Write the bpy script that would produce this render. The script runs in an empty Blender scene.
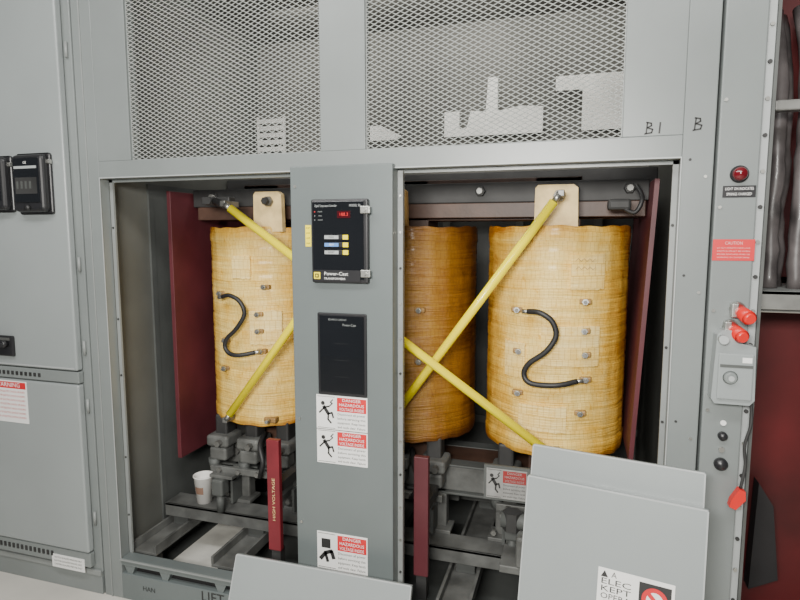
import bpy, bmesh, math, random
from mathutils import Vector, Matrix
random.seed(7)
scene=bpy.context.scene
COL=scene.collection

# ---------------------------------------------------------------- materials
def mat(name,color,rough=0.5,metal=0.0,var=0.06,scale=6.0,bump=0.0,bscale=120,emit=0.0,spec=0.5,coat=0.0):
    m=bpy.data.materials.new(name); m.use_nodes=True
    nt=m.node_tree; b=nt.nodes["Principled BSDF"]
    b.inputs["Roughness"].default_value=rough
    b.inputs["Metallic"].default_value=metal
    b.inputs["Specular IOR Level"].default_value=spec
    b.inputs["Coat Weight"].default_value=coat
    tc=nt.nodes.new("ShaderNodeTexCoord")
    n=nt.nodes.new("ShaderNodeTexNoise"); n.inputs["Scale"].default_value=scale; n.inputs["Detail"].default_value=4
    nt.links.new(tc.outputs["Object"],n.inputs["Vector"])
    r=nt.nodes.new("ShaderNodeValToRGB")
    c=color
    r.color_ramp.elements[0].position=0.3; r.color_ramp.elements[1].position=0.7
    r.color_ramp.elements[0].color=(c[0]*(1-var),c[1]*(1-var),c[2]*(1-var),1)
    r.color_ramp.elements[1].color=(min(1,c[0]*(1+var)),min(1,c[1]*(1+var)),min(1,c[2]*(1+var)),1)
    nt.links.new(n.outputs["Fac"],r.inputs["Fac"]); nt.links.new(r.outputs["Color"],b.inputs["Base Color"])
    if bump>0:
        n2=nt.nodes.new("ShaderNodeTexNoise"); n2.inputs["Scale"].default_value=bscale
        nt.links.new(tc.outputs["Object"],n2.inputs["Vector"])
        bp=nt.nodes.new("ShaderNodeBump"); bp.inputs["Strength"].default_value=bump; bp.inputs["Distance"].default_value=0.002
        nt.links.new(n2.outputs["Fac"],bp.inputs["Height"]); nt.links.new(bp.outputs["Normal"],b.inputs["Normal"])
    if emit>0:
        b.inputs["Emission Color"].default_value=(*color,1); b.inputs["Emission Strength"].default_value=emit
    return m

GREY=mat("grey_enamel",(0.192,0.211,0.208),0.34,0,0.09,2.2,0.12,300)
GREY2=mat("grey_enamel_door",(0.27,0.295,0.295),0.30,0,0.07,1.5,0.12,300)
GREYP=mat("grey_enamel_post",(0.130,0.151,0.151),0.36,0,0.06,3,0.12,300)
GREYL=mat("pale_grey_edge",(0.36,0.38,0.38),0.45,0,0.05,8)
GREYM=mat("flange_grey_enamel",(0.23,0.245,0.24),0.45,0,0.08,8)
GREYD=mat("dark_grey_enamel",(0.075,0.08,0.077),0.6,0,0.2,5,0.1,200)  # darker grey enamel for inner sheets, pans and brackets
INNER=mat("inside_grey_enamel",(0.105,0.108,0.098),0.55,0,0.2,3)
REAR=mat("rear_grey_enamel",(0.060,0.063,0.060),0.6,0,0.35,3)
REARU=mat("lightened_grey_sheet",(0.125,0.122,0.11),0.8,0,0.45,1.6)  # grey lightened to make up for little light on the upper sheets
DARK=mat("dark_steel",(0.035,0.035,0.035),0.6,0.2,0.3,8)
DARK2=mat("near_black_steel",(0.014,0.013,0.014),0.7,0.1,0.4,5)  # near-black steel for slot backing, cabinet back and contact block
STEEL=mat("dusty_steel_channel",(0.115,0.118,0.113),0.55,0.15,0.45,9,0.3,60)
ZINC=mat("zinc_plated_steel",(0.48,0.48,0.45),0.35,0.9,0.15,20)
ZINCD=mat("dull_plated_steel",(0.20,0.20,0.19),0.45,0.6,0.3,14)
BLACK=mat("black_plastic",(0.018,0.018,0.02),0.35,0,0.1,10)
BLKGLASS=mat("black_glass",(0.008,0.009,0.011),0.08,0,0.1,4,coat=0.6)
BLKRUB=mat("black_rubber",(0.016,0.016,0.017),0.5,0,0.2,30)
WHITE=mat("white_vinyl",(0.78,0.78,0.76),0.5,0,0.03,10)
WHITED=mat("dull_white_vinyl",(0.24,0.24,0.23),0.6,0,0.15,30)  # darker white for the label by the lower clamp
INK=mat("black_ink",(0.02,0.02,0.02),0.6,0,0.05,10)
PENCIL=mat("brown_pencil",(0.22,0.12,0.05),0.7,0,0.05,10)
RED=mat("red_vinyl",(0.60,0.022,0.028),0.45,0,0.06,10)
REDV=mat("deep_red_vinyl",(0.25,0.02,0.02),0.5,0,0.06,10)  # darker red for the same label
PINK=mat("faded_print",(0.70,0.40,0.38),0.5,0,0.06,10)
REDP=mat("red_plastic",(0.65,0.02,0.015),0.3,0,0.05,10)
REDLENS=mat("red_lens",(0.12,0.005,0.010),0.12,0,0.05,10,coat=0.6)
REDDIM=mat("dim_red_window",(0.05,0.005,0.008),0.15,0,0.05,10)
REDB=mat("red_barrier_board",(0.090,0.018,0.024),0.5,0,0.25,4,0.1,60)
REDS=mat("red_strip_board",(0.17,0.016,0.024),0.45,0,0.2,6)
REDD=mat("dark_red_board",(0.085,0.006,0.007),0.5,0,0.45,3)
LEDM=mat("red_led",(0.55,0.02,0.02),0.4,emit=0.5)
YEL=mat("yellow_rod_insulation",(0.98,0.82,0.0),0.24,0,0.02,14,coat=0.25)
YELS=mat("yellow_vinyl",(0.90,0.74,0.0),0.5,0,0.04,10)
BLUE=mat("blue_button",(0.10,0.25,0.60),0.4)
TAPE=mat("cream_glass_tape",(0.74,0.55,0.26),0.6,0,0.2,16,0.6,150)
TAPE2=mat("amber_glass_tape",(0.50,0.30,0.09),0.5,0,0.15,12,0.4,160)
TAPE3=mat("amber_lug_resin",(0.26,0.15,0.05),0.5,0,0.3,12,0.4,160)
BROWN=mat("varnished_core_steel",(0.065,0.034,0.023),0.5,0,0.3,12,0.2,80)
PALE=mat("pale_concrete_patch",(0.62,0.61,0.56),0.7,0,0.2,7)
PALE2=mat("pale_sheet",(0.72,0.71,0.67),0.6,0,0.12,6)
PAPER=mat("white_paper_cup",(0.80,0.79,0.76),0.6,0,0.03,8)
COFFEE=mat("coffee_brown_print",(0.22,0.13,0.09),0.6)
CONC=mat("concrete_floor",(0.58,0.56,0.51),0.7,0,0.12,2.5,0.2,40)
WALLM=mat("painted_wall",(0.45,0.46,0.45),0.7,0,0.06,2)
CABLEG=mat("film_wrapped_cable",(0.085,0.075,0.075),0.42,0,0.7,7,0.7,22,coat=0.1)
SCREEN=mat("expanded_metal_paint",(0.29,0.305,0.29),0.5,0,0.05,8)

def coilmat(name,c_light,c_mid,c_dark,amb=0.40,offs=0.0):
    m=bpy.data.materials.new(name); m.use_nodes=True
    nt=m.node_tree; N=nt.nodes; L=nt.links; b=N["Principled BSDF"]
    b.inputs["Roughness"].default_value=0.42; b.inputs["Coat Weight"].default_value=0.15; b.inputs["Coat Roughness"].default_value=0.2
    uv=N.new("ShaderNodeUVMap"); uv.uv_map="UVMap"
    def noise(sx_,sy_,detail,rough=0.6,dist=0.0):
        mp=N.new("ShaderNodeMapping"); mp.inputs["Scale"].default_value=(sx_,sy_,1); L.new(uv.outputs["UV"],mp.inputs["Vector"])
        n=N.new("ShaderNodeTexNoise"); n.inputs["Scale"].default_value=1.0; n.inputs["Detail"].default_value=detail; n.inputs["Roughness"].default_value=rough; n.inputs["Distortion"].default_value=dist
        L.new(mp.outputs["Vector"],n.inputs["Vector"]); return n
    n1=noise(9,4,7,0.68,0.4)
    n2=noise(7,150,5)
    n3=noise(2.2,34,4,0.6,0.3)
    n4=noise(26,12,6,0.7,1.5)
    br=N.new("ShaderNodeTexBrick"); br.inputs["Scale"].default_value=1.0
    br.inputs["Brick Width"].default_value=0.017; br.inputs["Row Height"].default_value=0.036
    br.inputs["Mortar Size"].default_value=0.0012; br.inputs["Mortar Smooth"].default_value=0.5; br.offset=0.35
    br.inputs["Color1"].default_value=(1,1,1,1); br.inputs["Color2"].default_value=(0.93,0.91,0.87,1); br.inputs["Mortar"].default_value=(0.66,0.56,0.44,1)
    L.new(uv.outputs["UV"],br.inputs["Vector"])
    def M(op,a,bv,c=None):
        n=N.new("ShaderNodeMath"); n.operation=op
        for i,x in enumerate((a,bv,c)):
            if x is None: continue
            if isinstance(x,(int,float)): n.inputs[i].default_value=x
            else: L.new(x,n.inputs[i])
        return n.outputs[0]
    sx=N.new("ShaderNodeSeparateXYZ"); L.new(uv.outputs["UV"],sx.inputs["Vector"])
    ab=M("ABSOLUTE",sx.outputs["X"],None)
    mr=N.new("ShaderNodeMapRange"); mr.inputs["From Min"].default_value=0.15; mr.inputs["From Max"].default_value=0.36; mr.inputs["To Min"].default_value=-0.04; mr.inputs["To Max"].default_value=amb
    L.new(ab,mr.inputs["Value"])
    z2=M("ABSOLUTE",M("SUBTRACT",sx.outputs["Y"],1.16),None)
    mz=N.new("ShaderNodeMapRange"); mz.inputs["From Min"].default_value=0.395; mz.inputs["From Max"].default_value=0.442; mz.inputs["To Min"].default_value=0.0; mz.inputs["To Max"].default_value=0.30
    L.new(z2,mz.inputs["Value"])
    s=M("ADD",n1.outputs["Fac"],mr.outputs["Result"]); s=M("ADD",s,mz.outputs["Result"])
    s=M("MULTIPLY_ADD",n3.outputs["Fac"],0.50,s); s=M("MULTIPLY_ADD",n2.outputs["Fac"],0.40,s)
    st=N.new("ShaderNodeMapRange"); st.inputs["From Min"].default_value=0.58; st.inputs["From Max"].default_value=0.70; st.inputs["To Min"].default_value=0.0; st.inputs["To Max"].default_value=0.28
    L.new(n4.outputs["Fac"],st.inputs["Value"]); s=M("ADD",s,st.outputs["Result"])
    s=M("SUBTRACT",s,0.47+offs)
    r=N.new("ShaderNodeValToRGB"); e=r.color_ramp.elements
    e[0].position=0.32; e[0].color=(*c_light,1); e[1].position=0.98; e[1].color=(*c_dark,1)
    k=e.new(0.64); k.color=(*c_mid,1)
    L.new(s,r.inputs["Fac"])
    mx=N.new("ShaderNodeMix"); mx.data_type="RGBA"; mx.blend_type="MULTIPLY"; mx.inputs[0].default_value=0.75
    L.new(r.outputs["Color"],mx.inputs[6]); L.new(br.outputs["Color"],mx.inputs[7])
    L.new(mx.outputs[2],b.inputs["Base Color"])
    hh=M("ADD",n2.outputs["Fac"],M("MULTIPLY",n3.outputs["Fac"],1.6))
    bp=N.new("ShaderNodeBump"); bp.inputs["Strength"].default_value=0.9; bp.inputs["Distance"].default_value=0.005
    L.new(hh,bp.inputs["Height"]); L.new(bp.outputs["Normal"],b.inputs["Normal"])
    return m
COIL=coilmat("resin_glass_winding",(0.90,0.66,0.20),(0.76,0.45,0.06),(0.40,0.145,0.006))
COILM=coilmat("shaded_amber_glass_winding",(0.33,0.17,0.022),(0.24,0.100,0.008),(0.10,0.032,0.003))  # darker amber copy of the winding, middle coil's shade painted in
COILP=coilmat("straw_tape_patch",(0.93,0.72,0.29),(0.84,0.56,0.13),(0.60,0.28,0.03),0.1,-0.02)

# ---------------------------------------------------------------- builder
class MB:
    def __init__(s): s.bm=bmesh.new(); s.mats=[]
    def mi(s,m):
        if m not in s.mats: s.mats.append(m)
        return s.mats.index(m)
    def box(s,x0,x1,y0,y1,z0,z1,m,bev=0.0,seg=2):
        g=bmesh.ops.create_cube(s.bm,size=1.0); vs=g["verts"]
        for v in vs:
            v.co=Vector((x0+(v.co.x+.5)*(x1-x0),y0+(v.co.y+.5)*(y1-y0),z0+(v.co.z+.5)*(z1-z0)))
        fs={f for v in vs for f in v.link_faces}; i=s.mi(m)
        for f in fs: f.material_index=i
        if bev>0:
            es=list({e for f in fs for e in f.edges})
            r=bmesh.ops.bevel(s.bm,geom=es,offset=bev,segments=seg,affect='EDGES',profile=0.5)
            for f in r["faces"]: f.material_index=i
        return s
    def cyl(s,p0,p1,r0,m,r1=None,seg=20,smooth=True,caps=True):
        p0=Vector(p0);p1=Vector(p1); r1=r0 if r1 is None else r1
        d=(p1-p0); q=d.to_track_quat('Z','Y'); i=s.mi(m)
        A=[];B=[]
        for k in range(seg):
            a=2*math.pi*k/seg; o=Vector((math.cos(a),math.sin(a),0))
            A.append(s.bm.verts.new(p0+q@(o*r0))); B.append(s.bm.verts.new(p1+q@(o*r1)))
        for k in range(seg):
            f=s.bm.faces.new((A[k],A[(k+1)%seg],B[(k+1)%seg],B[k])); f.material_index=i; f.smooth=smooth
        if caps:
            f=s.bm.faces.new(A[::-1]); f.material_index=i
            f=s.bm.faces.new(B); f.material_index=i
        return s
    def poly(s,pts,m):
        f=s.bm.faces.new([s.bm.verts.new(p) for p in pts]); f.material_index=s.mi(m); return s
    def stroke(s,pts,t,y,m):
        for p,q in zip(pts,pts[1:]):
            d=Vector((q[0]-p[0],q[1]-p[1])); u=d.normalized()*t*0.5; n=Vector((-d.y,d.x)).normalized()*t
            s.poly([(p[0]-u.x+n.x,y,p[1]-u.y+n.y),(p[0]-u.x-n.x,y,p[1]-u.y-n.y),(q[0]+u.x-n.x,y,q[1]+u.y-n.y),(q[0]+u.x+n.x,y,q[1]+u.y+n.y)],m)
        return s
    def prism(s,pts,y0,y1,m):
        i=s.mi(m)
        A=[s.bm.verts.new((p[0],y0,p[1])) for p in pts]; B=[s.bm.verts.new((p[0],y1,p[1])) for p in pts]
        n=len(pts)
        for k in range(n):
            f=s.bm.faces.new((A[k],A[(k+1)%n],B[(k+1)%n],B[k])); f.material_index=i
        f=s.bm.faces.new(A); f.material_index=i
        f=s.bm.faces.new(B[::-1]); f.material_index=i
        return s
    def tube(s,pts,r,m,seg=12,sub=6):
        P=[Vector(p) for p in pts]; out=[]
        n=len(P)
        for i in range(n-1):
            a=P[max(i-1,0)];b=P[i];c=P[i+1];d=P[min(i+2,n-1)]
            for k in range(sub):
                t=k/sub
                out.append(0.5*((2*b)+(c-a)*t+(2*a-5*b+4*c-d)*t*t+(-a+3*b-3*c+d)*t*t*t))
        out.append(P[-1]); i_=s.mi(m); rings=[]
        up=Vector((0,1,0.01)).normalized()
        rf=r if callable(r) else (lambda k:r)
        for k,p in enumerate(out):
            t=(out[min(k+1,len(out)-1)]-out[max(k-1,0)]).normalized()
            x=t.cross(up)
            if x.length<1e-3: x=t.cross(Vector((1,0,0)))
            x.normalize(); y=t.cross(x)
            rings.append([s.bm.verts.new(p+(x*math.cos(2*math.pi*j/seg)+y*math.sin(2*math.pi*j/seg))*rf(k)) for j in range(seg)])
        for a,b in zip(rings,rings[1:]):
            for j in range(seg):
                f=s.bm.faces.new((a[j],a[(j+1)%seg],b[(j+1)%seg],b[j])); f.material_index=i_; f.smooth=True
        for rr in (rings[0],rings[-1][::-1]):
            f=s.bm.faces.new(rr); f.material_index=i_
        return s
    def lathe(s,prof,c,m,seg=32,axis='Z'):
        i=s.mi(m); rings=[]
        for r,h in prof:
            R=[]
            for k in range(seg):
                a=2*math.pi*k/seg
                if axis=='Z': co=(c[0]+r*math.cos(a),c[1]+r*math.sin(a),c[2]+h)
                else: co=(c[0]+r*math.cos(a),c[1]-h,c[2]+r*math.sin(a))
                R.append(s.bm.verts.new(co))
            rings.append(R)
        for a,b in zip(rings,rings[1:]):
            for k in range(seg):
                f=s.bm.faces.new((a[k],a[(k+1)%seg],b[(k+1)%seg],b[k])); f.material_index=i; f.smooth=True
        return s
    def text(s,t,x,z,size,y,m,align='CENTER',width=None,vertical=False):
        cu=bpy.data.curves.new("t","FONT"); cu.body=t; cu.size=size; cu.align_x=align; cu.align_y='CENTER'
        cu.resolution_u=2
        o=bpy.data.objects.new("t",cu); COL.objects.link(o)
        dg=bpy.context.evaluated_depsgraph_get(); dg.update()
        me=o.evaluated_get(dg).to_mesh(); i=s.mi(m)
        xs=[v.co.x for v in me.vertices]; k=1.0
        if width and xs and (max(xs)-min(xs))>0: k=width/(max(xs)-min(xs))
        if vertical: vs=[s.bm.verts.new((x-v.co.y,y,z+v.co.x*k)) for v in me.vertices]
        else: vs=[s.bm.verts.new((x+v.co.x*k,y,z+v.co.y)) for v in me.vertices]
        for p in me.polygons:
            try:
                f=s.bm.faces.new([vs[j] for j in p.vertices]); f.material_index=i
            except ValueError: pass
        o.evaluated_get(dg).to_mesh_clear()
        bpy.data.objects.remove(o); bpy.data.curves.remove(cu)
        return s
    def bolt(s,x,z,y,r,m,h=0.006):
        return s.cyl((x,y,z),(x,y-h,z),r,m,r1=r*0.85,seg=6,smooth=False)
    def out(s,name,parent=None,label=None,category=None,origin=None,recalc=True,**kw):
        if recalc: 
            bmesh.ops.recalc_face_normals(s.bm,faces=list(s.bm.faces))
        me=bpy.data.meshes.new(name); 
        o0=Vector(origin) if origin else Vector((0,0,0))
        if origin: bmesh.ops.translate(s.bm,verts=s.bm.verts,vec=-o0)
        s.bm.to_mesh(me); s.bm.free()
        for m in s.mats: me.materials.append(m)
        ob=bpy.data.objects.new(name,me); COL.objects.link(ob); ob.location=o0
        if parent:
            ob.parent=parent
            w=Vector((0,0,0)); p=parent
            while p: w+=p.location; p=p.parent
            ob.location=o0-w
        if label: ob["label"]=label
        if category: ob["category"]=category
        for k,v in kw.items(): ob[k]=v
        return ob
def empty(name,loc,label,category,**kw):
    e=bpy.data.objects.new(name,None); e.empty_display_size=0.1; COL.objects.link(e); e.location=loc
    e["label"]=label; e["category"]=category
    for k,v in kw.items(): e[k]=v
    return e

# ---------------------------------------------------------------- room
MB().box(-6,4,-5,3.2,-0.1,0,CONC).out("floor",kind="structure")
MB().box(-6,4,-5,3.2,3.5,3.6,WALLM).out("ceiling",kind="structure")
MB().box(-6,4,3.0,3.2,0,3.5,WALLM).out("wall_back",kind="structure")

# ================================================================ transformer enclosure
ENC=empty("transformer_enclosure",(-0.78,0.6,0),"tall grey steel transformer enclosure with open front and mesh vents","electrical enclosure")
XL,XR=-1.84,0.285
ZT,ZB=1.795,0.185
TOP=2.72
f=MB()
f.box(-1.935,XL,0,0.05,0,TOP,GREY,0.003)
f.box(XR,0.37,0,0.05,0,TOP,GREY,0.003)
f.box(XL,XR,0,0.05,ZT,1.862,GREY,0.002)
f.box(-0.872,-0.705,0,0.05,1.862,TOP,GREY,0.002)
f.box(XL,-1.683,0,0.05,1.862,TOP,GREY,0.002)
f.box(0.118,XR,0,0.05,1.862,TOP,GREY,0.002)
f.box(-1.683,0.118,0,0.05,2.64,TOP,GREY)
f.box(XL,XR,0.0,0.055,0.155,ZB,GREYP,0.002)
f.box(XL,XR,0.03,0.06,0.0,0.155,DARK2,0.001)
f.box(XL,XR,0.0,0.05,0.0,0.118,GREYP,0.003)
for x in (-1.80,-1.62,-1.35,-1.08,-0.5,-0.1): f.prism([(x-0.012,0.118),(x+0.012,0.118),(x+0.03,0.158),(x-0.03,0.158)],0.005,0.05,GREYP)
f.box(XL,XR,-0.010,0.0,ZB-0.006,ZB,GREYM,0.002)
f.box(-1.898,-1.892,-0.004,0,0,TOP,GREYM,0.001)
f.box(XL,XL+0.016,0.05,0.06,ZB,ZT,GREYM)
f.box(XR-0.016,XR,0.05,0.06,ZB,ZT,GREYM)
f.box(XL,XR,0.05,0.06,ZT-0.012,ZT,GREY)
f.box(XL,XL+0.003,-0.003,0.0,ZB,ZT,GREYL); f.box(XR-0.003,XR,-0.003,0.0,ZB,ZT,GREYL)
f.box(XL,XR,-0.003,0.0,ZT,ZT+0.004,GREYL)
for z in (0.36,0.62,0.98,1.22,1.60):
    f.cyl((XL+0.009,0.051,z),(XL+0.009,0.047,z),0.0045,DARK,seg=10)
    f.cyl((XR-0.009,0.051,z),(XR-0.009,0.047,z),0.0045,DARK,seg=10)
for z in (0.5,0.95,1.4,1.74):
    f.cyl((0.35,0.001,z),(0.35,-0.003,z),0.0045,ZINC,seg=10)
    f.cyl((XR+0.022,0.001,z+0.05),(XR+0.022,-0.002,z+0.05),0.004,DARK,seg=10)
f.text("LIFT",-1.385,0.088,0.062,-0.0015,INK)
f.text("HAN",-1.70,0.066,0.03,-0.0015,INK)
def handB(x,z,h): 
    w_=h*0.55
    f.stroke([(x,z),(x+0.003,z+h)],0.0021,-0.0015,INK)
    f.stroke([(x,z+h),(x+w_*0.75,z+h*0.92),(x+w_*0.8,z+h*0.70),(x+0.003,z+h*0.52),(x+w_,z+h*0.36),(x+w_*0.85,z+h*0.06),(x-0.004,z-h*0.03)],0.0021,-0.0015,INK)
handB(0.184,1.870,0.032); f.stroke([(0.220,1.870),(0.222,1.900)],0.0024,-0.0015,INK)
handB(0.314,1.874,0.034)
f.out("frame",ENC)
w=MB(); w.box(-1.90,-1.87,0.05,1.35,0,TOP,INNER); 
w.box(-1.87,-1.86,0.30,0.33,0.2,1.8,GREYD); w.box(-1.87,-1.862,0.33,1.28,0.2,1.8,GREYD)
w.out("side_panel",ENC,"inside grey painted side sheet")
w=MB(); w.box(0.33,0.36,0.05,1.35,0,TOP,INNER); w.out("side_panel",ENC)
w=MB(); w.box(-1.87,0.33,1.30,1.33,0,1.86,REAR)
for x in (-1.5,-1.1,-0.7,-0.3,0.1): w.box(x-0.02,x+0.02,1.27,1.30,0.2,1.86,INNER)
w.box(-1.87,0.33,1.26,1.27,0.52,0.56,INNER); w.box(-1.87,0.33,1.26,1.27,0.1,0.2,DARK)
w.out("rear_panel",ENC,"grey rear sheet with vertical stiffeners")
w=MB(); w.box(-1.87,0.33,1.30,1.33,1.86,TOP,REARU); w.out("rear_panel",ENC,"upper rear sheet with grey lightened in place of light")
w=MB(); w.box(-1.87,0.33,0.05,1.33,TOP-0.02,TOP,REARU); w.out("roof_panel",ENC)
MB().box(-1.86,0.33,0.92,1.0,1.80,1.87,DARK,0.004).out("cross_beam",ENC,"dark steel interior cross beam")
w=MB(); w.prism([(-0.70,2.09),(-0.19,2.09),(-0.19,2.22),(-0.30,2.23),(-0.42,2.21),(-0.42,2.38),(-0.47,2.38),(-0.48,2.21),(-0.56,2.22),(-0.58,2.13),(-0.62,2.13),(-0.62,2.22),(-0.70,2.22)],1.2,1.22,PALE2)  # added pale sheets imitate bright gaps to the lit room behind
w.out("bright_gap_sheet",ENC,"added pale sheet standing in for a bright gap at the rear")
w=MB(); w.prism([(0.0,2.09),(0.25,2.09),(0.25,2.36),(-0.13,2.36),(-0.13,2.29),(0.0,2.29)],1.2,1.22,PALE2); w.out("bright_gap_sheet",ENC,"added pale sheet standing in for a bright gap at the rear")
w=MB(); w.prism([(-1.17,2.09),(-0.98,2.09),(-0.94,2.11),(-1.06,2.17),(-1.17,2.17)],1.2,1.22,PALE2); w.out("bright_gap_sheet",ENC,"added pale sheet standing in for a bright gap at the rear")
# louver sits further along so it shows beside the lower corner of the screen
w=MB()
for k in range(5): w.box(-2.10+0.28,-1.66,1.2,1.21,2.06+k*0.040,2.085+k*0.040,PALE2)
w.box(-1.83,-1.82,1.2,1.215,2.05,2.26,PALE2); w.box(-1.66,-1.65,1.2,1.215,2.05,2.26,PALE2)
w.out("louver",ENC,"small pale louvre")
def screen(x0,x1,z0,z1):
    b=MB(); px,pz=0.0305,0.0081; i=b.mi(SCREEN); hw=0.00178
    nx=int(round((x1-x0)/px)); px=(x1-x0)/nx; nz=int(round((z1-z0)/pz)); 
    for r in range(nz+1):
        zc=z0+r*pz; prev=None
        for k in range(2*nx+1):
            x=x0+k*px/2
            up=(k+r)%2==0
            z=zc+(pz/2 if up else -pz/2); z=min(max(z,z0),z1)
            cur=(b.bm.verts.new((x,0.0,z-hw)),b.bm.verts.new((x,0.003 if up else -0.001,z+hw)))
            if prev:
                fc=b.bm.faces.new((prev[0],cur[0],cur[1],prev[1])); fc.material_index=i
            prev=cur
    for (a,c,d,e) in ((x0-0.004,x0+0.003,z0,z1),(x1-0.003,x1+0.004,z0,z1)):
        b.box(a,c,0.0,0.008,d,e,GREYM)
    b.box(x0,x1,0.0,0.008,z0-0.004,z0+0.003,GREYM)
    bmesh.ops.translate(b.bm,verts=b.bm.verts,vec=(0,0.012,0))
    return b.out("expanded_metal_screen",ENC,"grey expanded metal vent screen",recalc=False)
screen(-1.683,-0.872,1.862,2.64)
screen(-0.705,0.118,1.862,2.64)
w=MB(); w.box(-1.87,0.33,0.06,1.3,0.012,0.03,GREYD); w.out("floor_pan",ENC,"dirty steel pan")
w=MB(); w.box(-1.79,-1.50,0.14,0.84,0.03,0.036,PALE); w.out("floor_sheet",ENC,"pale bare patch under the base frame")

PX0,PX1=-0.978,-0.598
p=MB()
p.box(PX0,PX1,-0.03,0.05,0.10,1.81,GREYP,0.004)
p.box(PX1,PX1+0.018,0.03,0.05,0.2,1.79,GREYM); p.box(PX0-0.012,PX0,0.03,0.05,0.2,1.79,GREYM)
for k in range(12):
    z=0.33+k*0.125
    p.cyl((PX1+0.010,0.031,z),(PX1+0.010,0.026,z),0.0045,ZINC if k%3 else DARK,seg=8)
for z in (1.74,0.9,0.5): 
    p.cyl((PX0+0.02,-0.03,z),(PX0+0.02,-0.034,z),0.005,ZINC,seg=8)
p.out("instrument_panel",ENC,"narrow grey centre panel between the two openings")
Y0=-0.03
c=MB(); c.box(-0.889,-0.679,Y0-0.022,Y0,1.405,1.693,BLACK,0.006)
c.box(-0.881,-0.693,Y0-0.025,Y0-0.022,1.418,1.685,BLKGLASS,0.001)
yy=Y0-0.0262
c.text("Digital Temperature Controller",-0.831,1.670,0.0115,yy,GREYL,width=0.082)
c.text("MODEL 98",-0.724,1.670,0.0115,yy,GREYL,width=0.04)
for k,t in enumerate(("PHASE","FANS","ALARM")):
    c.text(t,-0.852,1.650-k*0.014,0.006,yy,GREYM); c.cyl((-0.872,yy+0.001,1.650-k*0.014),(-0.872,yy-0.001,1.650-k*0.014),0.0018,LEDM if k==0 else GREYM,seg=8)
TC=c.out("temperature_controller",ENC,"black wall-mounted digital temperature controller with red display")
for z in (1.655,1.44):
    c=MB(); c.box(-0.703,-0.668,Y0-0.034,Y0-0.022,z-0.013,z+0.013,ZINC,0.003); c.cyl((-0.685,Y0-0.034,z),(-0.685,Y0-0.040,z),0.006,ZINC,seg=10); c.out("latch",TC,"plated draw latch")
c=MB(); c.box(-0.788,-0.740,yy-0.001,yy+0.001,1.628,1.652,REDDIM); c.text("188.3",-0.764,1.640,0.016,yy-0.0016,LEDM,width=0.030); c.out("display",TC,"dim red numeric display")
for k,(m_,t) in enumerate(((YELS,"MAX"),(BLUE,"TEST"),(YELS,"RESET"))):
    zc=1.563-k*0.026
    c=MB(); c.box(-0.838,-0.770,yy-0.0015,yy+0.001,zc-0.008,zc+0.008,BLACK,0.0008); c.box(-0.836,-0.784,yy-0.0018,yy,zc-0.006,zc+0.006,GREYL if k!=1 else BLUE)
    c.box(-0.768,-0.748,yy-0.003,yy+0.001,zc-0.008,zc+0.008,YELS,0.001); c.text(t,-0.81,zc,0.009,yy-0.0025,INK if k!=1 else WHITE); c.out("button",TC)
c=MB(); c.box(-0.882,-0.706,yy-0.001,yy+0.001,1.411,1.450,BLACK)
c.box(-0.878,-0.854,yy-0.002,yy,1.418,1.442,YELS,0.001); c.box(-0.873,-0.859,yy-0.003,yy-0.001,1.423,1.437,INK); c.box(-0.869,-0.863,yy-0.004,yy-0.002,1.427,1.433,YELS)
c.text("Power-Cast",-0.795,1.437,0.017,yy-0.0014,WHITE,width=0.088); c.text("TRANSFORMERS",-0.80,1.420,0.010,yy-0.0014,WHITE,width=0.080)
c.out("nameplate",TC,"black nameplate with yellow square emblem")
c=MB(); c.box(-0.878,-0.692,Y0-0.006,Y0,1.00,1.297,BLACK,0.004); c.box(-0.869,-0.701,Y0-0.0085,Y0-0.004,1.01,1.288,BLKGLASS,0.001)
c.text("SQUARE D COMPANY",-0.80,1.274,0.009,Y0-0.009,GREYM,width=0.07); c.text("Power-Cast",-0.755,1.256,0.013,Y0-0.009,GREYM,width=0.05)
for k in range(3): c.text("- - - - - - - - - - -",-0.785,1.19-k*0.06,0.008,Y0-0.009,GREYD)
c.out("window",ENC,"glossy black rating window")
c=MB(); c.box(-0.921,-0.899,Y0-0.0015,Y0,1.53,1.605,YELS); 
for k in range(4): c.text("INSP",-0.910,1.595-k*0.018,0.008,Y0-0.002,INK,width=0.014)
c.out("sticker",ENC,"small yellow inspection sticker")
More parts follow.
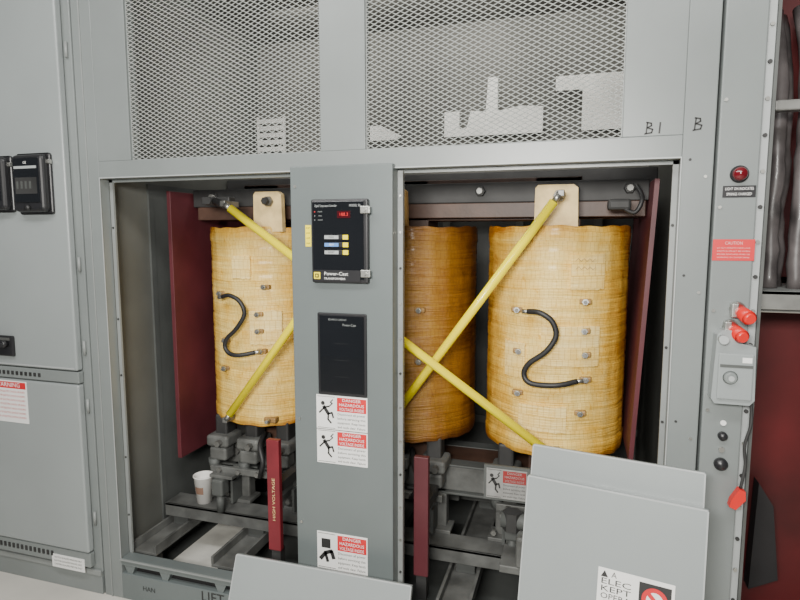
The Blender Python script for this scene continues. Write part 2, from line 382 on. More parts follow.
def warn(x0,x1,z0,z1,y,rows,parent,label="white and red warning label with pictograms",crush=False,wm=None,rm=None):
    wm=wm or WHITE; rm=rm or RED
    b=MB(); b.box(x0,x1,y-0.0015,y,z0,z1,wm)
    h=(z1-z0)/rows; W=x1-x0; yy=y-0.0022
    for r in range(rows):
        a=z1-r*h; fx=x0+W*0.19
        cz=a-h*0.48
        for (p0,p1,q0,q1) in ((0.02,0.37,0.95,0.96),(0.02,0.37,0.04,0.05)): b.box(x0+W*p0,x0+W*p1,yy,yy+0.0008,a-h*q1,a-h*q0,INK)
        if crush:
            b.box(fx-W*.10,fx+W*.08,yy-0.0003,yy,cz+h*.05,cz+h*.30,INK)
            b.stroke([(fx-W*.12,cz-h*.25),(fx-W*.02,cz-h*.08),(fx+W*.10,cz-h*.02),(fx+W*.14,cz-h*.2)],h*.05,yy-0.0005,INK)
            b.stroke([(fx-W*.02,cz-h*.1),(fx+W*.02,cz-h*.3)],h*.04,yy-0.0005,INK)
        else:
            y2=yy-0.0003
            b.cyl((fx-W*.06,yy+0.0005,cz+h*0.24),(fx-W*.06,yy-0.0003,cz+h*0.24),h*0.06,INK,seg=12)
            b.stroke([(fx-W*.04,cz+h*.14),(fx+W*.05,cz-h*.06)],h*.05,y2,INK)
            b.stroke([(fx+W*.05,cz-h*.06),(fx+W*.12,cz-h*.02),(fx+W*.145,cz-h*.16)],h*.025,y2,INK)
            b.stroke([(fx+W*.05,cz-h*.06),(fx+W*.04,cz-h*.22),(fx+W*.10,cz-h*.32)],h*.025,y2,INK)
            b.stroke([(fx-W*.03,cz+h*.12),(fx+W*.07,cz+h*.16)],h*.022,y2,INK); b.stroke([(fx-W*.04,cz+h*.10),(fx-W*.13,cz-h*.04)],h*.022,y2,INK)
            b.stroke([(fx+W*.14,cz+h*.36),(fx+W*.09,cz+h*.28),(fx+W*.13,cz+h*.25),(fx+W*.08,cz+h*.18)],h*.015,y2,INK)
        b.box(x0+W*0.41,x1-W*0.02,yy,yy+0.0008,a-h*0.45,a-h*0.05,rm)
        for k,t in enumerate(("DANGER","HAZARDOUS","VOLTAGE INSIDE")): b.text(t,x0+W*0.695,a-h*(0.12+k*0.13),h*0.12,yy-0.0006,wm,width=W*(0.36 if k==0 else 0.48))
        for k,t in enumerate(("Disconnect all power","before servicing this","equipment. Keep hands","and tools clear. Failure")):
            b.text(t,x0+W*0.69,a-h*(0.53+k*0.125),h*0.095,yy,INK,width=W*0.54)
        if r: b.box(x0,x1,yy,yy+0.0008,a-0.001,a+0.001,INK)
    return b.out("warning_label",parent,label)
warn(-0.889,-0.692,0.742,0.997,Y0,2,ENC)
warn(-0.895,-0.695,0.33,0.475,Y0,1,ENC,crush=True)

# ================================================================ left switchgear
SW=empty("switchgear_cabinet",(-2.6,0.6,0),"tall grey switchgear cabinet with two stacked closed doors","electrical cabinet")
b=MB(); b.box(-3.3,-1.942,0.0,1.3,0.10,TOP,GREY,0.004); b.box(-3.3,-1.945,-0.004,1.3,0,0.10,GREY,0.002)
b.box(-3.3,-1.945,-0.012,0.0,0.088,0.112,GREYM,0.003)
b.out("body",SW)
b=MB(); b.box(-3.28,-1.978,-0.035,-0.002,1.005,TOP-0.03,GREY2,0.008,3); 
b.box(-3.28,-1.99,-0.037,-0.03,1.012,1.018,GREYL)
D1=b.out("door",SW,"upper grey sheet metal door")
b=MB(); b.box(-3.28,-1.978,-0.035,-0.002,0.20,0.945,GREY2,0.008,3); D2=b.out("door",SW,"lower grey sheet metal door")
def vents(z0,z1,zs0,zs1,y):
    b=MB(); b.box(-3.28,-1.978,y,-0.002,z0,z1,GREY,0.004)
    for k in range(22): b.box(-2.72+k*0.025,-2.708+k*0.025,y-0.003,y+0.001,zs0,zs1,DARK)
    b.out("vent_strip",SW,"slotted vent strip below the door")
vents(0.950,1.0,0.966,0.982,-0.030); vents(0.13,0.195,0.155,0.176,-0.028)
def relay(x0,x1,z0,z1,big):
    b=MB(); y=-0.037
    b.box(x0,x1,y-0.012,y,z0,z1,BLACK,0.010,3)
    b.box(x0+0.006,x1-0.006,y-0.045,y-0.005,z0+0.008,z1-0.008,BLACK,0.018,4)
    b.box(x1-0.02,x1+0.005,y-0.02,y-0.005,z1-0.045,z1-0.028,ZINC,0.002)
    b.lathe([(0.002,0.0),(0.012,0.0),(0.012,0.012),(0.0,0.014)],((x0+x1)/2,y-0.044,z0+0.025),BLKRUB,axis='Y')
    b.out("protective_relay",D1,"black glass-fronted protective relay")
    b=MB(); m=0.022
    b.box(x0+m,x1-m,-0.086,-0.08,z0+0.045,z1-m,BLKGLASS,0.003); 
    b.box(x0+m+0.008,x1-m-0.008,-0.088,-0.086,z1-0.065,z1-0.055,GREYL)
    if big:
        b.box(x0+m+0.01,x1-m-0.01,-0.088,-0.086,z0+0.08,z0+0.145,DARK)
        for k in range(4): b.box(x0+m+0.018+k*0.022,x0+m+0.028+k*0.022,-0.0895,-0.0878,z0+0.10,z0+0.13,GREYD)
        b.text("GE",(x0+x1)/2,z1-0.042,0.014,-0.0875,WHITE)
    else: b.box(x0+m+0.04,x1-m-0.01,-0.088,-0.086,z0+0.09,z0+0.13,GREYL)
    b.out("relay_front",D1,"dark glass front with a pale scale strip")
relay(-2.210,-2.035,1.655,1.900,True)
relay(-2.41,-2.240,1.665,1.895,False)
b=MB(); b.box(-2.42,-2.305,-0.05,-0.035,1.05,1.14,BLACK,0.006); b.cyl((-2.340,-0.05,1.105),(-2.340,-0.075,1.105),0.016,BLACK); b.box(-2.43,-2.325,-0.085,-0.07,1.095,1.115,BLACK,0.005); b.box(-2.37,-2.32,-0.053,-0.049,1.12,1.132,ZINC)
b.out("door_handle",D1,"black door handle")
b=MB(); b.box(-2.47,-2.260,-0.0368,-0.035,0.752,0.939,WHITE); b.box(-2.465,-2.265,-0.0375,-0.0365,0.905,0.934,RED); b.text("WARNING",-2.365,0.920,0.028,-0.038,WHITE,width=0.14)
for k in range(7): b.text("HAZARD OF ELECTRIC SHOCK OR BURN",-2.365,0.890-k*0.019,0.012,-0.0375,RED,width=0.185)
b.out("warning_label",D2,"white label with red lettering")
b=MB(); b.box(-2.19,-2.01,-0.031,-0.0285,0.105,0.165,WHITE)
for k in range(3): b.text("CAUTION QUALIFIED PERSONS ONLY",-2.10,0.152-k*0.016,0.011,-0.0315,INK,width=0.155)
b.out("nameplate",SW,"small white label near the base")
for z in (2.3,1.45,1.1,0.85,0.35):
    MB().cyl((-1.962,-0.006,z-0.03),(-1.962,-0.006,z+0.03),0.006,GREYM).out("hinge",SW)

# ================================================================ transformer core & coils
TR=empty("dry_type_transformer",(-0.74,0.6,0.03),"three-phase dry-type transformer with yellow resin-cast coils","transformer")
CX=[-1.41,-0.70,-0.08]; CY=0.6; R=0.28; CZ0,CZ1=0.715,1.605
def surf(cx,x,off=0.0):
    d=min(abs(x-cx),R*0.98); return CY-math.sqrt((R+0.003)**2-d*d)-off
def coil(cx,m,idx):
    bm=bmesh.new(); uvl=bm.loops.layers.uv.new("UVMap")
    rnd=random.Random(idx+3)
    prof=[(0.150,CZ0+0.03),(0.235,CZ0+0.012),(0.272,CZ0),(0.2785,CZ0+0.001),(0.280,CZ0+0.006)]
    n=100
    for k in range(1,n):
        t=k/n
        groove=-0.0022 if k%7==0 else 0
        prof.append((0.2805+rnd.uniform(-0.0006,0.0006)+groove+(0.0022 if (k<7 or k>n-7) else 0),CZ0+0.006+(CZ1-CZ0-0.012)*t))
    prof+=[(0.280,CZ1-0.006),(0.2785,CZ1-0.001),(0.272,CZ1),(0.235,CZ1-0.012),(0.150,CZ1-0.03),(0.150,CZ0+0.03)]
    seg=144; rings=[]
    wob=[rnd.uniform(-0.0006,0.0006) for _ in range(seg)]
    for r,z in prof:
        row=[]
        for s in range(seg):
            a=2*math.pi*s/seg
            rr=r+(wob[s]+0.0009*math.cos(a*24)+0.0008*math.sin(a*9+z*31+idx) if r>0.25 else 0)
            zz=z+0.0025*math.sin(a*5+idx+z*4)+(0.002*math.sin(a*17) if z>CZ1-0.03 or z<CZ0+0.03 else 0)
            row.append(bm.verts.new((cx+rr*math.sin(a),CY-rr*math.cos(a),zz)))
        rings.append(row)
    for i,(A,B) in enumerate(zip(rings,rings[1:])):
        for s in range(seg):
            t=(s+1)%seg
            fc=bm.faces.new((A[s],A[t],B[t],B[s])); fc.smooth=(4<=i<len(prof)-6)
            us=[s,s+1,s+1,s]; zs=[prof[i][1],prof[i][1],prof[i+1][1],prof[i+1][1]]
            for l,u,z in zip(fc.loops,us,zs):
                uu=u if s<seg/2 else u-seg
                l[uvl].uv=(uu/seg*2*math.pi*R,z)
    bmesh.ops.recalc_face_normals(bm,faces=bm.faces)
    me=bpy.data.meshes.new("coil"); bm.to_mesh(me); bm.free(); me.materials.append(m)
    o=bpy.data.objects.new("coil",me); COL.objects.link(o); o.parent=TR; o.location=-TR.location
    return o
def curved_patch(co,cx,x0,x1,z0,z1,m,th=0.0055,n=10):
    b=MB(); i=b.mi(m); F=[]; uvl=b.bm.loops.layers.uv.new("UVMap")
    rnd=random.Random(int(x0*1000+z0*100))
    for k in range(n+1):
        x=x0+(x1-x0)*k/n; y=surf(cx,x,th); d0=rnd.uniform(-.003,.003); d1=rnd.uniform(-.003,.003)
        F.append((b.bm.verts.new((x,y,z0+d0)),b.bm.verts.new((x,y,z1+d1)),b.bm.verts.new((x,y+th+0.006,z0+d0)),b.bm.verts.new((x,y+th+0.006,z1+d1))))
    for p,q in zip(F,F[1:]):
        for vs in ((p[0],q[0],q[1],p[1]),(p[1],q[1],q[3],p[3]),(q[0],p[0],p[2],q[2])):
            fc=b.bm.faces.new(vs); fc.material_index=i
    for p in (F[0],F[-1]):
        fc=b.bm.faces.new((p[0],p[1],p[3],p[2])); fc.material_index=i
    for fc in b.bm.faces:
        for l in fc.loops: l[uvl].uv=((l.vert.co.x-cx)*0.8+0.03,1.16+(l.vert.co.z-1.16)*0.8)
    b.out("tape_patch",co,"flat glass tape patch over the tap leads")
coils=[]
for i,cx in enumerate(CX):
    c=coil(cx,COILM if i==1 else COIL,i); c["label"]=("resin-cast coil with shade painted into its amber colour" if i==1 else "golden yellow resin-cast coil with taps and jumper cable"); coils.append(c)
def addtaps(cx,co,taps,patches,cable,flagx,lugm=TAPE,cr=0.0105):
    for (x0,x1,z0,z1) in patches: curved_patch(co,cx,x0,x1,z0,z1,COILP)
    for (x,z) in taps:
        y=surf(cx,x,0.0); b=MB()
        b.box(x-0.022,x+0.022,y-0.010,y+0.014,z-0.010,z+0.010,TAPE3,0.005,2)
        b.cyl((x,y-0.008,z),(x,y-0.034,z),0.0065,ZINCD,seg=10); b.cyl((x,y-0.012,z),(x,y-0.023,z),0.012,ZINC,seg=6,smooth=False)
        b.out("tap_terminal",co,"small bolted tap stud")
    if cable:
        b=MB(); pts=[]
        n=len(cable)
        for k,(x,z) in enumerate(cable):
            pts.append((x,surf(cx,x,0.032 if k in(0,n-1) else 0.045),z))
        b.tube(pts,cr,BLKRUB)
        for k in (0,n-1):
            x,z=cable[k]; x2,z2=cable[1 if k==0 else n-2]; d=Vector((x2-x,0,z2-z)).normalized()
            y=surf(cx,x,0.032)
            b.cyl((x-d.x*0.022,y,z-d.z*0.022),(x+d.x*0.012,y,z+d.z*0.012),0.0085,ZINC,seg=10)
        b.out("jumper_cable",co,"black rubber jumper cable bent in an S")
    b=MB(); x0,x1=flagx; yf=CY-0.245
    b.prism([(x0,1.585),(x1,1.585),(x1-0.004,1.745),(x1-0.02,1.757),(x0+0.012,1.757),(x0+0.002,1.745)],yf,yf+0.03,lugm)
    b.cyl(((x0+x1)/2+0.01,yf,1.715),((x0+x1)/2+0.01,yf-0.05,1.715),0.010,DARK); b.bolt((x0+x1)/2+0.01,1.715,yf-0.012,0.024,ZINCD,0.012); b.bolt((x0+x1)/2+0.01,1.715,yf-0.035,0.018,DARK,0.012)
    b.out("top_lug",co,"cream taped connection lug")
    b=MB(); xm=(x0+x1)/2
    b.box(xm-0.03,xm+0.03,surf(cx,xm,0.02),surf(cx,xm)+0.02,0.735,0.760,TAPE3,0.006)
    b.cyl((xm,surf(cx,xm,0.02),0.748),(xm,surf(cx,xm,0.05),0.748),0.008,ZINC,seg=10)
    b.out("bottom_terminal",co,"small bolted stud at the coil base")
addtaps(CX[2],coils[2],
  [(-0.215,1.285),(0.035,1.325),(0.035,1.215),(-0.205,1.125),(0.045,1.03),(-0.205,0.96),(0.04,1.125),(0.03,0.90)],
  [(-0.12,0.09,1.08,1.23),(-0.02,0.10,1.37,1.50),(-0.20,-0.02,0.82,0.92),(-0.26,-0.18,1.02,1.16)],
  [(-0.17,1.285),(-0.125,1.285),(-0.080,1.255),(-0.065,1.200),(-0.10,1.14),(-0.16,1.09),(-0.178,1.045),(-0.15,1.015),(-0.06,1.016),(0.015,1.03)],
  (-0.16,0.0))
addtaps(CX[0],coils[0],
  [(-1.525,1.31),(-1.30,1.345),(-1.33,1.225),(-1.50,1.10),(-1.32,1.06),(-1.51,0.97),(-1.33,1.15)],
  [(-1.45,-1.36,1.38,1.48),(-1.37,-1.24,1.09,1.24)],
  [(-1.49,1.300),(-1.44,1.310),(-1.39,1.285),(-1.37,1.23),(-1.41,1.165),(-1.46,1.12),(-1.475,1.08),(-1.45,1.052),(-1.40,1.048),(-1.335,1.06)],
  (-1.36,-1.22),cr=0.0095)
addtaps(CX[1],coils[1],[(-0.60,1.27),(-0.60,1.06)],[],None,(-0.78,-0.66),TAPE2)
b=MB()
for (px_,pz_) in ((-0.005,1.475),(-0.003,1.445)):
    b.stroke([(px_+0.010*k,pz_+(0.010 if k%2 else 0.0)) for k in range(8)],0.0007,surf(CX[2],px_,0.0075),PENCIL)
b.out("pencil_mark",coils[2],"faint brown pencil scribble")
b=MB()
for cx in CX: b.box(cx-0.09,cx+0.09,CY-0.09,CY+0.09,0.45,1.80,BROWN,0.004)
b.box(CX[0]-0.09,CX[2]+0.09,CY-0.09,CY+0.09,1.63,1.80,BROWN,0.004)
b.box(CX[0]-0.09,CX[2]+0.09,CY-0.09,CY+0.09,0.45,0.59,BROWN,0.004)
b.out("core",TR,"red-brown varnished laminated steel core")
for y0,y1 in ((CY-0.14,CY-0.09),(CY+0.09,CY+0.14)):
    b=MB(); b.box(-1.72,0.24,y0,y1,1.64,1.70,BROWN,0.003); b.box(-1.74,0.25,y0-0.005,y1,1.70,1.78,DARK,0.004)
    for x in (-1.62,-1.1,-0.38,-0.02,0.18):
        b.cyl((x,y0,1.745),(x,y0-0.04,1.745),0.012,ZINCD,seg=8); b.bolt(x,1.745,y0-0.01,0.022,DARK,0.012)
    b.out("core_clamp",TR,"dark steel upper core clamp")
for y0,y1 in ((CY-0.14,CY-0.09),(CY+0.09,CY+0.14)):
    b=MB(); b.box(-1.70,0.22,y0,y1,0.47,0.585,STEEL,0.006); b.box(-1.70,0.22,y0-0.02,y1,0.46,0.47,GREYD,0.002); b.box(-1.70,0.22,y0-0.02,y1,0.585,0.593,GREYD,0.002)
    for x in (-1.55,-1.26,-0.55,-0.25,0.1): b.bolt(x,0.53,y0,0.020,ZINCD,0.014)
    b.out("core_clamp",TR,"grey steel lower core clamp")
for i,cx in enumerate(CX):
    for dx in (-0.17,-0.01,0.15):
        b=MB()
        b.box(cx+dx-0.032,cx+dx+0.032,CY-0.22,CY-0.14,0.63,CZ0+0.016,DARK,0.010); b.box(cx+dx-0.058,cx+dx+0.058,CY-0.26,CY-0.13,0.585,0.640,STEEL,0.014,3)
        b.box(cx+dx-0.045,cx+dx+0.045,CY-0.255,CY-0.18,0.52,0.582,STEEL,0.012,3)
        b.cyl((cx+dx-0.03,CY-0.235,0.47),(cx+dx-0.03,CY-0.235,0.525),0.022,GREYD,r1=0.028)
        b.cyl((cx+dx+0.02,CY-0.26,0.612),(cx+dx+0.02,CY-0.288,0.612),0.015,ZINCD,seg=6,smooth=False)
        b.out("coil_support",TR,"chunky grimy grey clamp foot carrying the coil")
rnd=random.Random(5)
for cx in CX:
    b=MB(); j=rnd.uniform(-0.03,0.03)
    b.tube([(cx+0.05,0.40,0.66),(cx+0.07+j,0.31,0.63),(cx+0.10+j,0.28,0.57),(cx+0.09,0.29,0.51),(cx+0.04+j,0.35,0.47),(cx-0.01,0.45,0.48)],0.011,BLKRUB)
    b.out("lower_lead",TR,"looped black lead cable below the coil")
    b=MB(); b.box(cx-0.20,cx+0.20,0.33,0.35,0.47,0.50,STEEL,0.003)
    for dx in (-0.15,-0.05,0.05,0.15): b.bolt(cx+dx,0.485,0.33,0.014,ZINCD,0.014)
    b.out("bus_strap",TR,"dull metal bus strap")
    b=MB(); b.box(cx-0.16,cx-0.10,0.27,0.33,0.38,0.46,GREYD,0.010,3); b.box(cx-0.18,cx-0.06,0.29,0.35,0.46,0.475,STEEL,0.002); b.cyl((cx-0.13,0.30,0.298),(cx-0.13,0.30,0.39),0.018,GREYD)
    b.out("jacking_bracket",TR,"grey jacking bracket")
b=MB()
for y in (0.30,0.88):
    b.box(-1.85,0.31,y,y+0.115,0.285,0.298,STEEL,0.002); b.box(-1.85,0.31,y,y+0.008,0.235,0.298,STEEL,0.002); b.box(-1.85,0.31,y+0.107,y+0.115,0.235,0.285,GREYD)
for x in (-1.79,-1.38,-0.80,-0.40,0.12): 
    b.box(x-0.065,x+0.065,0.08,1.15,0.168,0.180,STEEL,0.002); b.box(x-0.065,x-0.053,0.08,1.15,0.180,0.215,STEEL,0.001); b.box(x+0.053,x+0.065,0.08,1.15,0.180,0.215,STEEL,0.001)
    for y in (0.33,0.92): b.box(x-0.04,x+0.04,y,y+0.06,0.18,0.285,GREYD,0.003)
    for y in (0.12,1.08): b.box(x-0.04,x+0.04,y-0.03,y+0.03,0.03,0.168,DARK)
for x in (-1.52,-1.2,-0.55,-0.25,0.08):
    b.box(x-0.045,x+0.045,0.44,0.50,0.298,0.47,STEEL,0.008); b.box(x-0.045,x+0.045,0.72,0.76,0.298,0.47,STEEL,0.006)
    b.box(x-0.07,x+0.07,0.40,0.50,0.298,0.315,STEEL,0.003); b.prism([(x-0.006,0.312),(x+0.006,0.312),(x+0.006,0.42),(x-0.006,0.42)],0.36,0.45,GREYD)
    b.bolt(x-0.045,0.34,0.40,0.014,ZINCD,0.01)
b.out("base_frame",TR,"dusty welded steel channel base")
b=MB(); b.box(-1.765,-1.745,0.30,1.0,0.53,1.765,REDB,0.002); b.out("phase_barrier",TR,"tall dull maroon insulating barrier board")
b=MB(); b.prism([(0.205,0.74),(0.221,0.74),(0.266,1.765),(0.250,1.765)],0.31,1.0,REDB); b.out("phase_barrier",TR,"tall dull maroon insulating barrier board")
for x in (-1.15,-0.53):
    b=MB(); b.box(x-0.028,x+0.028,0.10,0.125,0.28,0.75,REDS if x<-1 else REDB,0.003); b.box(x-0.02,x+0.02,0.125,0.30,0.52,0.56,DARK); b.box(x-0.02,x+0.02,0.11,0.15,0.18,0.28,DARK)
    if x<-1: b.text("HIGH VOLTAGE",x+0.002,0.50,0.018,0.0985,TAPE,width=0.18,vertical=True)
    b.out("barrier_strip",TR,"short upright red board with pale print" if x<-1 else "short upright dull maroon board")
warn(-0.30,-0.15,0.585,0.70,0.20,1,TR,label="dull white warning label on the lower clamp",wm=WHITED,rm=REDV)
b=MB(); b.box(-0.31,-0.14,0.203,0.213,0.575,0.71,GREYD); b.box(-0.26,-0.19,0.213,0.37,0.60,0.63,DARK); b.out("label_plate",TR)
b=MB(); b.cyl((-0.24,0.19,0.51),(-0.06,0.19,0.51),0.030,GREYD); b.box(-0.18,-0.05,0.12,0.28,0.36,0.48,STEEL,0.012,3); b.box(-0.24,-0.03,0.14,0.30,0.325,0.355,STEEL,0.004)
b.cyl((-0.11,0.20,0.180),(-0.11,0.20,0.33),0.02,STEEL); b.bolt(-0.11,0.43,0.12,0.02,ZINCD,0.01); b.cyl((-0.2,0.19,0.475),(-0.2,0.19,0.545),0.036,DARK,seg=6,smooth=False)
b.out("junction_bracket",TR,"grey bracket with conduit stub")
def rod(p,q,name="delta_link_rod"):
    b=MB(); p=Vector(p);q=Vector(q); b.cyl(p,q,0.0172,YEL,seg=24); d=(q-p).normalized()
    for e,s in ((p,-1),(q,1)):
        b.cyl(e,e+d*s*0.03,0.011,ZINC,seg=12)
        b.box(e.x+d.x*s*0.04-0.012,e.x+d.x*s*0.04+0.012,e.y-0.006,e.y+0.10,e.z+d.z*s*0.035-0.012,e.z+d.z*s*0.035+0.012,ZINCD,0.003)
    b.out(name,TR,"bright yellow insulated connecting rod")
rod((-1.375,0.20,1.680),(-0.085,0.235,0.775))
rod((-0.085,0.26,1.690),(-0.72,0.27,0.80))
rod((-1.45,0.26,0.78),(-0.77,0.27,1.67))
b=MB(); b.box(-1.57,-1.43,0.28,0.33,1.70,1.735,DARK,0.006); b.cyl((-1.50,0.28,1.715),(-1.41,0.22,1.695),0.016,BLKRUB); b.bolt(-1.53,1.717,0.28,0.02,DARK,0.012)
b.out("terminal_clamp",TR,"dark clamp gripping the rod end")
b=MB(); b.box(0.10,0.18,0.34,0.40,1.66,1.70,DARK,0.01); b.tube([(0.14,0.36,1.68),(0.19,0.34,1.65),(0.215,0.34,1.70),(0.20,0.4,1.75)],0.008,BLKRUB)
b.out("terminal_clamp",TR,"dark clamp with looped wire")

c0=(-1.675,0.365,0.2985)
b=MB(); b.lathe([(0.0,0.004),(0.033,0.004),(0.033,0.0),(0.035,0.0),(0.046,0.125),(0.049,0.127),(0.049,0.133),(0.045,0.133),(0.044,0.120),(0.034,0.012),(0.0,0.012)],c0,PAPER)
CUP=b.out("paper_cup",None,"white disposable paper cup with brown print on steel frame","cup",origin=c0)
b=MB(); b.lathe([(0.0400,0.05),(0.0432,0.085)],c0,COFFEE,seg=48)
for f_ in list(b.bm.faces):
    cc=f_.calc_center_median()-Vector(c0)
    if not (cc.y<-0.036): b.bm.faces.remove(f_)
b.out("print",CUP,"brown printed emblem")

# ================================================================ right switchgear
RG=empty("switchgear_cabinet",(0.8,0.6,0),"open-fronted grey switchgear cabinet with dark red interior","electrical cabinet")
b=MB(); b.box(0.375,0.482,-0.02,0.05,0,TOP,GREY,0.004); b.box(0.482,0.510,0.0,0.03,0,TOP,GREYL,0.003); b.box(0.505,0.513,-0.012,0.0,0,TOP,GREYD)
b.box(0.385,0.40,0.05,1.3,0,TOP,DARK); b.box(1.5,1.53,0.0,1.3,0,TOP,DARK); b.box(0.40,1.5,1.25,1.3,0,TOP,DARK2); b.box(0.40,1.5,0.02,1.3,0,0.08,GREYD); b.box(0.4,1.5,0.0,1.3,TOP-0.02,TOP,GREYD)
for k in range(26):
    z=0.15+k*0.10
    b.cyl((0.495,0.0,z),(0.495,-0.006,z),0.006,DARK if k%2 else ZINC,seg=8)
    if k%3==0: b.cyl((0.388,-0.02,z),(0.388,-0.024,z),0.005,ZINC,seg=8)
b.out("body",RG)
b=MB(); b.box(0.515,1.5,0.10,0.22,1.335,1.395,ZINC,0.004); b.box(0.515,1.5,0.06,0.40,1.395,1.405,GREYM); b.box(0.515,1.5,0.06,0.066,1.35,1.405,ZINC,0.001); b.out("shelf",RG,"bright plated steel shelf bracket")
b=MB(); b.box(0.53,1.5,0.05,0.09,1.925,1.955,ZINCD,0.004); b.out("rail",RG,"plated steel cross rail")
b=MB(); b.box(0.60,1.2,0.42,0.44,0.15,1.33,REDD,0.003); b.out("barrier_board",RG,"dark maroon insulating board")
b=MB(); b.box(0.56,1.2,0.5,0.52,1.42,2.5,REDD,0.003); b.out("barrier_board",RG,"dark maroon insulating board")
b=MB(); b.box(0.56,0.62,0.44,0.52,0.10,1.33,DARK2,0.01); b.prism([(0.63,0.30),(0.72,0.35),(0.69,0.62),(0.64,0.70)],0.34,0.40,DARK2); b.out("contact_block",RG,"dark contact block")
rnd=random.Random(9)
for k,(x,y) in enumerate(((0.580,0.18),(0.612,0.25),(0.650,0.17),(0.69,0.25))):
    b=MB(); pts=[]; rr=[rnd.uniform(0.020,0.027) for _ in range(60)]
    for j in range(5): pts.append((x+rnd.uniform(-0.005,0.005),y+rnd.uniform(-0.005,0.005),1.405+j*0.12))
    pts+=[(x+0.02,y+0.1,2.1),(x+0.02,y+0.2,2.3)]
    b.tube(pts,lambda k:rr[k],CABLEG,seg=14,sub=3)
    b.out("wrapped_cable",RG,"hazy dark film-wrapped cable bundle")
yp=-0.02
b=MB(); b.lathe([(0.0,0.0),(0.024,0.0),(0.024,0.008),(0.018,0.012)],(0.432,yp,1.742),BLACK,axis='Y'); b.lathe([(0.019,0.006),(0.019,0.02),(0.014,0.028),(0.0,0.031)],(0.432,yp,1.742),REDLENS,axis='Y'); b.out("indicator_lamp",RG,"round dark red pilot lamp")
b=MB(); b.box(0.393,0.477,yp-0.002,yp,1.677,1.710,BLACK); b.text("LIGHT ON INDICATES",0.435,1.701,0.011,yp-0.0026,WHITE,width=0.072); b.text("SPRINGS CHARGED",0.435,1.686,0.011,yp-0.0026,WHITE,width=0.064); b.out("nameplate",RG,"black engraved nameplate")
b=MB(); b.box(0.376,0.484,yp-0.002,yp,1.497,1.558,RED); b.text("CAUTION",0.43,1.547,0.013,yp-0.0026,PINK,width=0.045)
for k,t in enumerate(("DO NOT OPERATE UNDER LOAD","SWITCH MUST BE OPEN","BEFORE REMOVING FUSES OR","WORKING ON TRANSFORMER")): b.text(t,0.43,1.533-k*0.009,0.0055,yp-0.0026,PINK,width=0.085)
b.out("caution_label",RG,"red caution label with fine pale lettering")
b=MB()
b.prism([(0.385,1.10),(0.392,1.285),(0.402,1.30),(0.44,1.30),(0.45,1.265),(0.492,1.255),(0.497,1.10),(0.485,1.085),(0.395,1.085)],yp-0.05,yp,GREY2)
b.box(0.398,0.488,yp-0.058,yp-0.05,1.10,1.235,GREY2,0.004)
b.box(0.402,0.485,yp-0.06,yp-0.057,1.195,1.203,GREYD); b.cyl((0.43,yp-0.058,1.165),(0.43,yp-0.068,1.165),0.020,GREY,r1=0.014); b.cyl((0.43,yp-0.068,1.165),(0.43,yp-0.074,1.165),0.008,GREYL)
b.box(0.458,0.482,yp-0.0595,yp-0.057,1.21,1.225,WHITE)
b.cyl((0.405,yp-0.05,1.275),(0.405,yp-0.075,1.275),0.012,GREYL)
b.out("interlock_box",RG,"cast grey key interlock box")
for (x,z) in ((0.462,1.345),(0.447,1.292)):
    b=MB(); b.cyl((x-0.012,yp-0.005,z+0.012),(x+0.004,yp-0.065,z-0.006),0.017,REDP,r1=0.020,seg=20); b.cyl((x+0.004,yp-0.065,z-0.006),(x+0.006,yp-0.075,z-0.008),0.020,REDP,r1=0.013,seg=20)
    b.cyl((x-0.014,yp,z+0.014),(x-0.012,yp-0.01,z+0.012),0.021,ZINC)
    b.box(x-0.032,x-0.014,yp-0.03,yp,z-0.01,z+0.03,ZINC,0.003)
    b.out("key_knob",RG,"red plastic key knob")
b=MB(); b.lathe([(0.0,0.0),(0.013,0.0),(0.013,0.012),(0.008,0.018),(0.0,0.019)],(0.432,yp,0.975),BLACK,axis='Y'); b.out("push_button",RG)
b=MB(); b.lathe([(0.0,0.0),(0.019,0.0),(0.019,0.010),(0.012,0.018),(0.0,0.020)],(0.432,yp,0.888),BLACK,axis='Y'); b.out("push_button",RG)
for z in (1.015,0.932): 
    b=MB(); b.cyl((0.432,yp,z),(0.432,yp-0.006,z),0.008,WHITE if z>1 else ZINC,seg=14); b.out("lock_face",RG,"small round lock")
b=MB(); b.tube([(0.492,yp-0.03,1.10),(0.498,yp-0.03,1.03),(0.485,yp-0.03,0.96),(0.49,yp-0.03,0.90),(0.482,yp-0.03,0.83)],0.0045,DARK,seg=8)
b.out("chain",RG,"thin dark hanging chain")
b=MB(); b.prism([(0.452,0.775),(0.470,0.768),(0.494,0.80),(0.492,0.826),(0.476,0.832),(0.456,0.795)],yp-0.045,yp-0.02,REDP); b.out("padlock",RG,"small red padlock")

# ================================================================ leaning cover panels
def leaning(name,tl,tr,alpha,label,extra=None,mt=GREY2):
    tl=Vector(tl);tr=Vector(tr); zc=(tl.z+tr.z)/2; tl.z=zc;tr.z=zc
    xd=(tr-tl); W=xd.length; xd.normalize(); nf=Vector((xd.y,-xd.x,0)); a=math.radians(alpha)
    up=Vector((0,0,1))*math.cos(a)-nf*math.sin(a)
    Lh=zc/math.cos(a); th=0.022
    b=MB(); b.box(0,W,0,th,0,Lh,mt,0.003)
    b.box(0.0,0.004,-0.001,0.0,0.004,Lh-0.004,GREYL); b.box(W-0.004,W,-0.001,0.0,0.004,Lh-0.004,GREYL); b.box(0.004,W-0.004,-0.001,0.0,Lh-0.005,Lh,GREYL)
    o=b.out(name,None,label,"cover panel")
    yd=up.cross(xd)
    M=Matrix((xd,yd,up)).transposed().to_4x4(); bl=tl-up*Lh; 
    M.translation=bl; o.matrix_world=M
    low=min((M@v.co).z for v in o.data.vertices); o.location.z-=low
    if extra: extra(o,W,Lh)
    return o
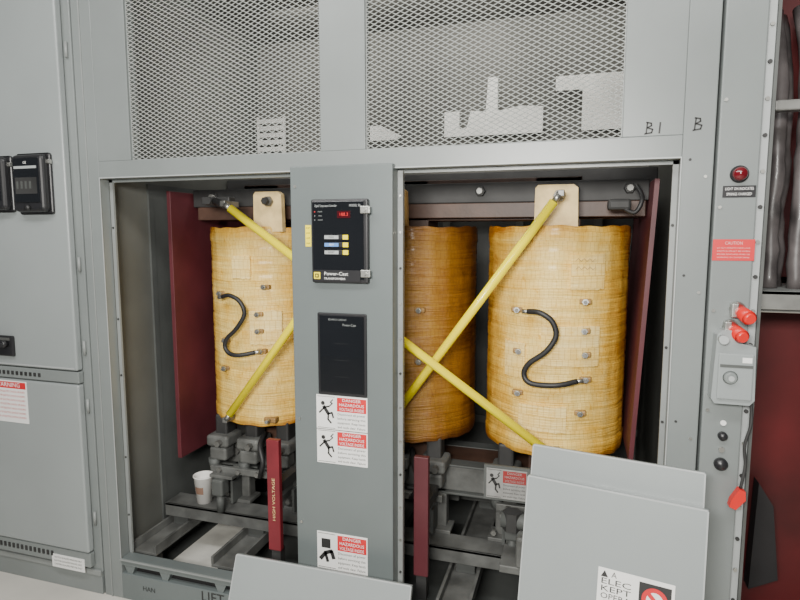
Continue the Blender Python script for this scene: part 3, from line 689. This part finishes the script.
def signed(o,W,L):
    b=MB(); x0=W*0.455; x1=W*0.86; z1=L-0.218; z0=z1-0.15
    b.box(x0,x1,-0.003,-0.001,z0,z1,WHITE,0.0005)
    w_=x1-x0
    b.prism([(x0+0.008,z1-0.024),(x0+0.028,z1-0.024),(x0+0.018,z1-0.006)],-0.0042,-0.003,INK)
    b.text("A",x0+0.044,z1-0.015,0.022,-0.0036,INK)
    for k,t in enumerate(("ELEC","KEPT","OPERA","TION")): b.text(t,x0+0.050,z1-0.036-k*0.0205,0.0225,-0.0036,INK,width=0.080 if k!=3 else 0.06)
    b.box(x0+w_*0.55,x1-0.008,-0.004,-0.003,z0+0.01,z1-0.012,INK,0.0005)
    cx=(x0+w_*0.55+x1-0.008)/2; cz=z1-0.055
    b.lathe([(0.022,0.0045),(0.034,0.0045)],(cx,0,cz),RED,axis='Y'); b.lathe([(0.0,0.0045),(0.022,0.0045)],(cx,0,cz),WHITE,axis='Y')
    b.poly([(cx-0.026,-0.005,cz+0.018),(cx-0.018,-0.005,cz+0.026),(cx+0.026,-0.005,cz-0.018),(cx+0.018,-0.005,cz-0.026)],RED)
    s=b.out("warning_sign",None,"white sign with black lettering and red prohibition circle"); s.parent=o
leaning("cover_panel",(-0.115,-0.075,0.905),(0.365,-0.165,0.905),12,"grey sheet steel cover panel standing behind another cover")
leaning("cover_panel",(-0.125,-0.125,0.822),(0.366,-0.222,0.822),12,"grey sheet steel cover panel with warning sign leaning on cabinet",signed)
leaning("cover_panel",(-1.18,-0.13,0.382),(-0.50,-0.13,0.382),22,"low grey sheet steel plate leaning against centre panel",None,GREY2)

# ================================================================ lights
def area(name,loc,rot,sx,sy,power,col=(1,1,1)):
    l=bpy.data.lights.new(name,"AREA"); l.shape="RECTANGLE"; l.size=sx; l.size_y=sy; l.energy=power; l.color=col
    o=bpy.data.objects.new(name,l); o.location=loc; o.rotation_euler=rot; COL.objects.link(o); return o
area("ceiling_light",(-0.8,-1.6,3.2),(math.radians(22),0,0),3.5,0.35,72,(1,0.99,0.97))
area("aisle_fill",(-0.3,-2.6,2.0),(math.radians(80),0,math.radians(2)),0.9,0.35,125,(1,0.97,0.91))  # unseen fill added from the camera side to brighten coils and bays
area("enclosure_fill",(-0.75,0.80,2.66),(math.radians(38),0,0),1.6,0.1,8.5,(1,0.98,0.93))  # unseen light added to brighten the rear sheets behind the mesh
W=bpy.data.worlds.new("world"); scene.world=W; W.use_nodes=True
W.node_tree.nodes["Background"].inputs[0].default_value=(0.85,0.92,1.0,1); W.node_tree.nodes["Background"].inputs[1].default_value=0.10

cam=bpy.data.cameras.new("camera"); cam.lens=26.01; cam.sensor_width=36; cam.sensor_fit="HORIZONTAL"; cam.clip_start=0.02
co=bpy.data.objects.new("camera",cam); co.location=(0,-1.9,1.57); co.rotation_euler=(math.radians(83.6),0,math.radians(17)); COL.objects.link(co)
scene.camera=co
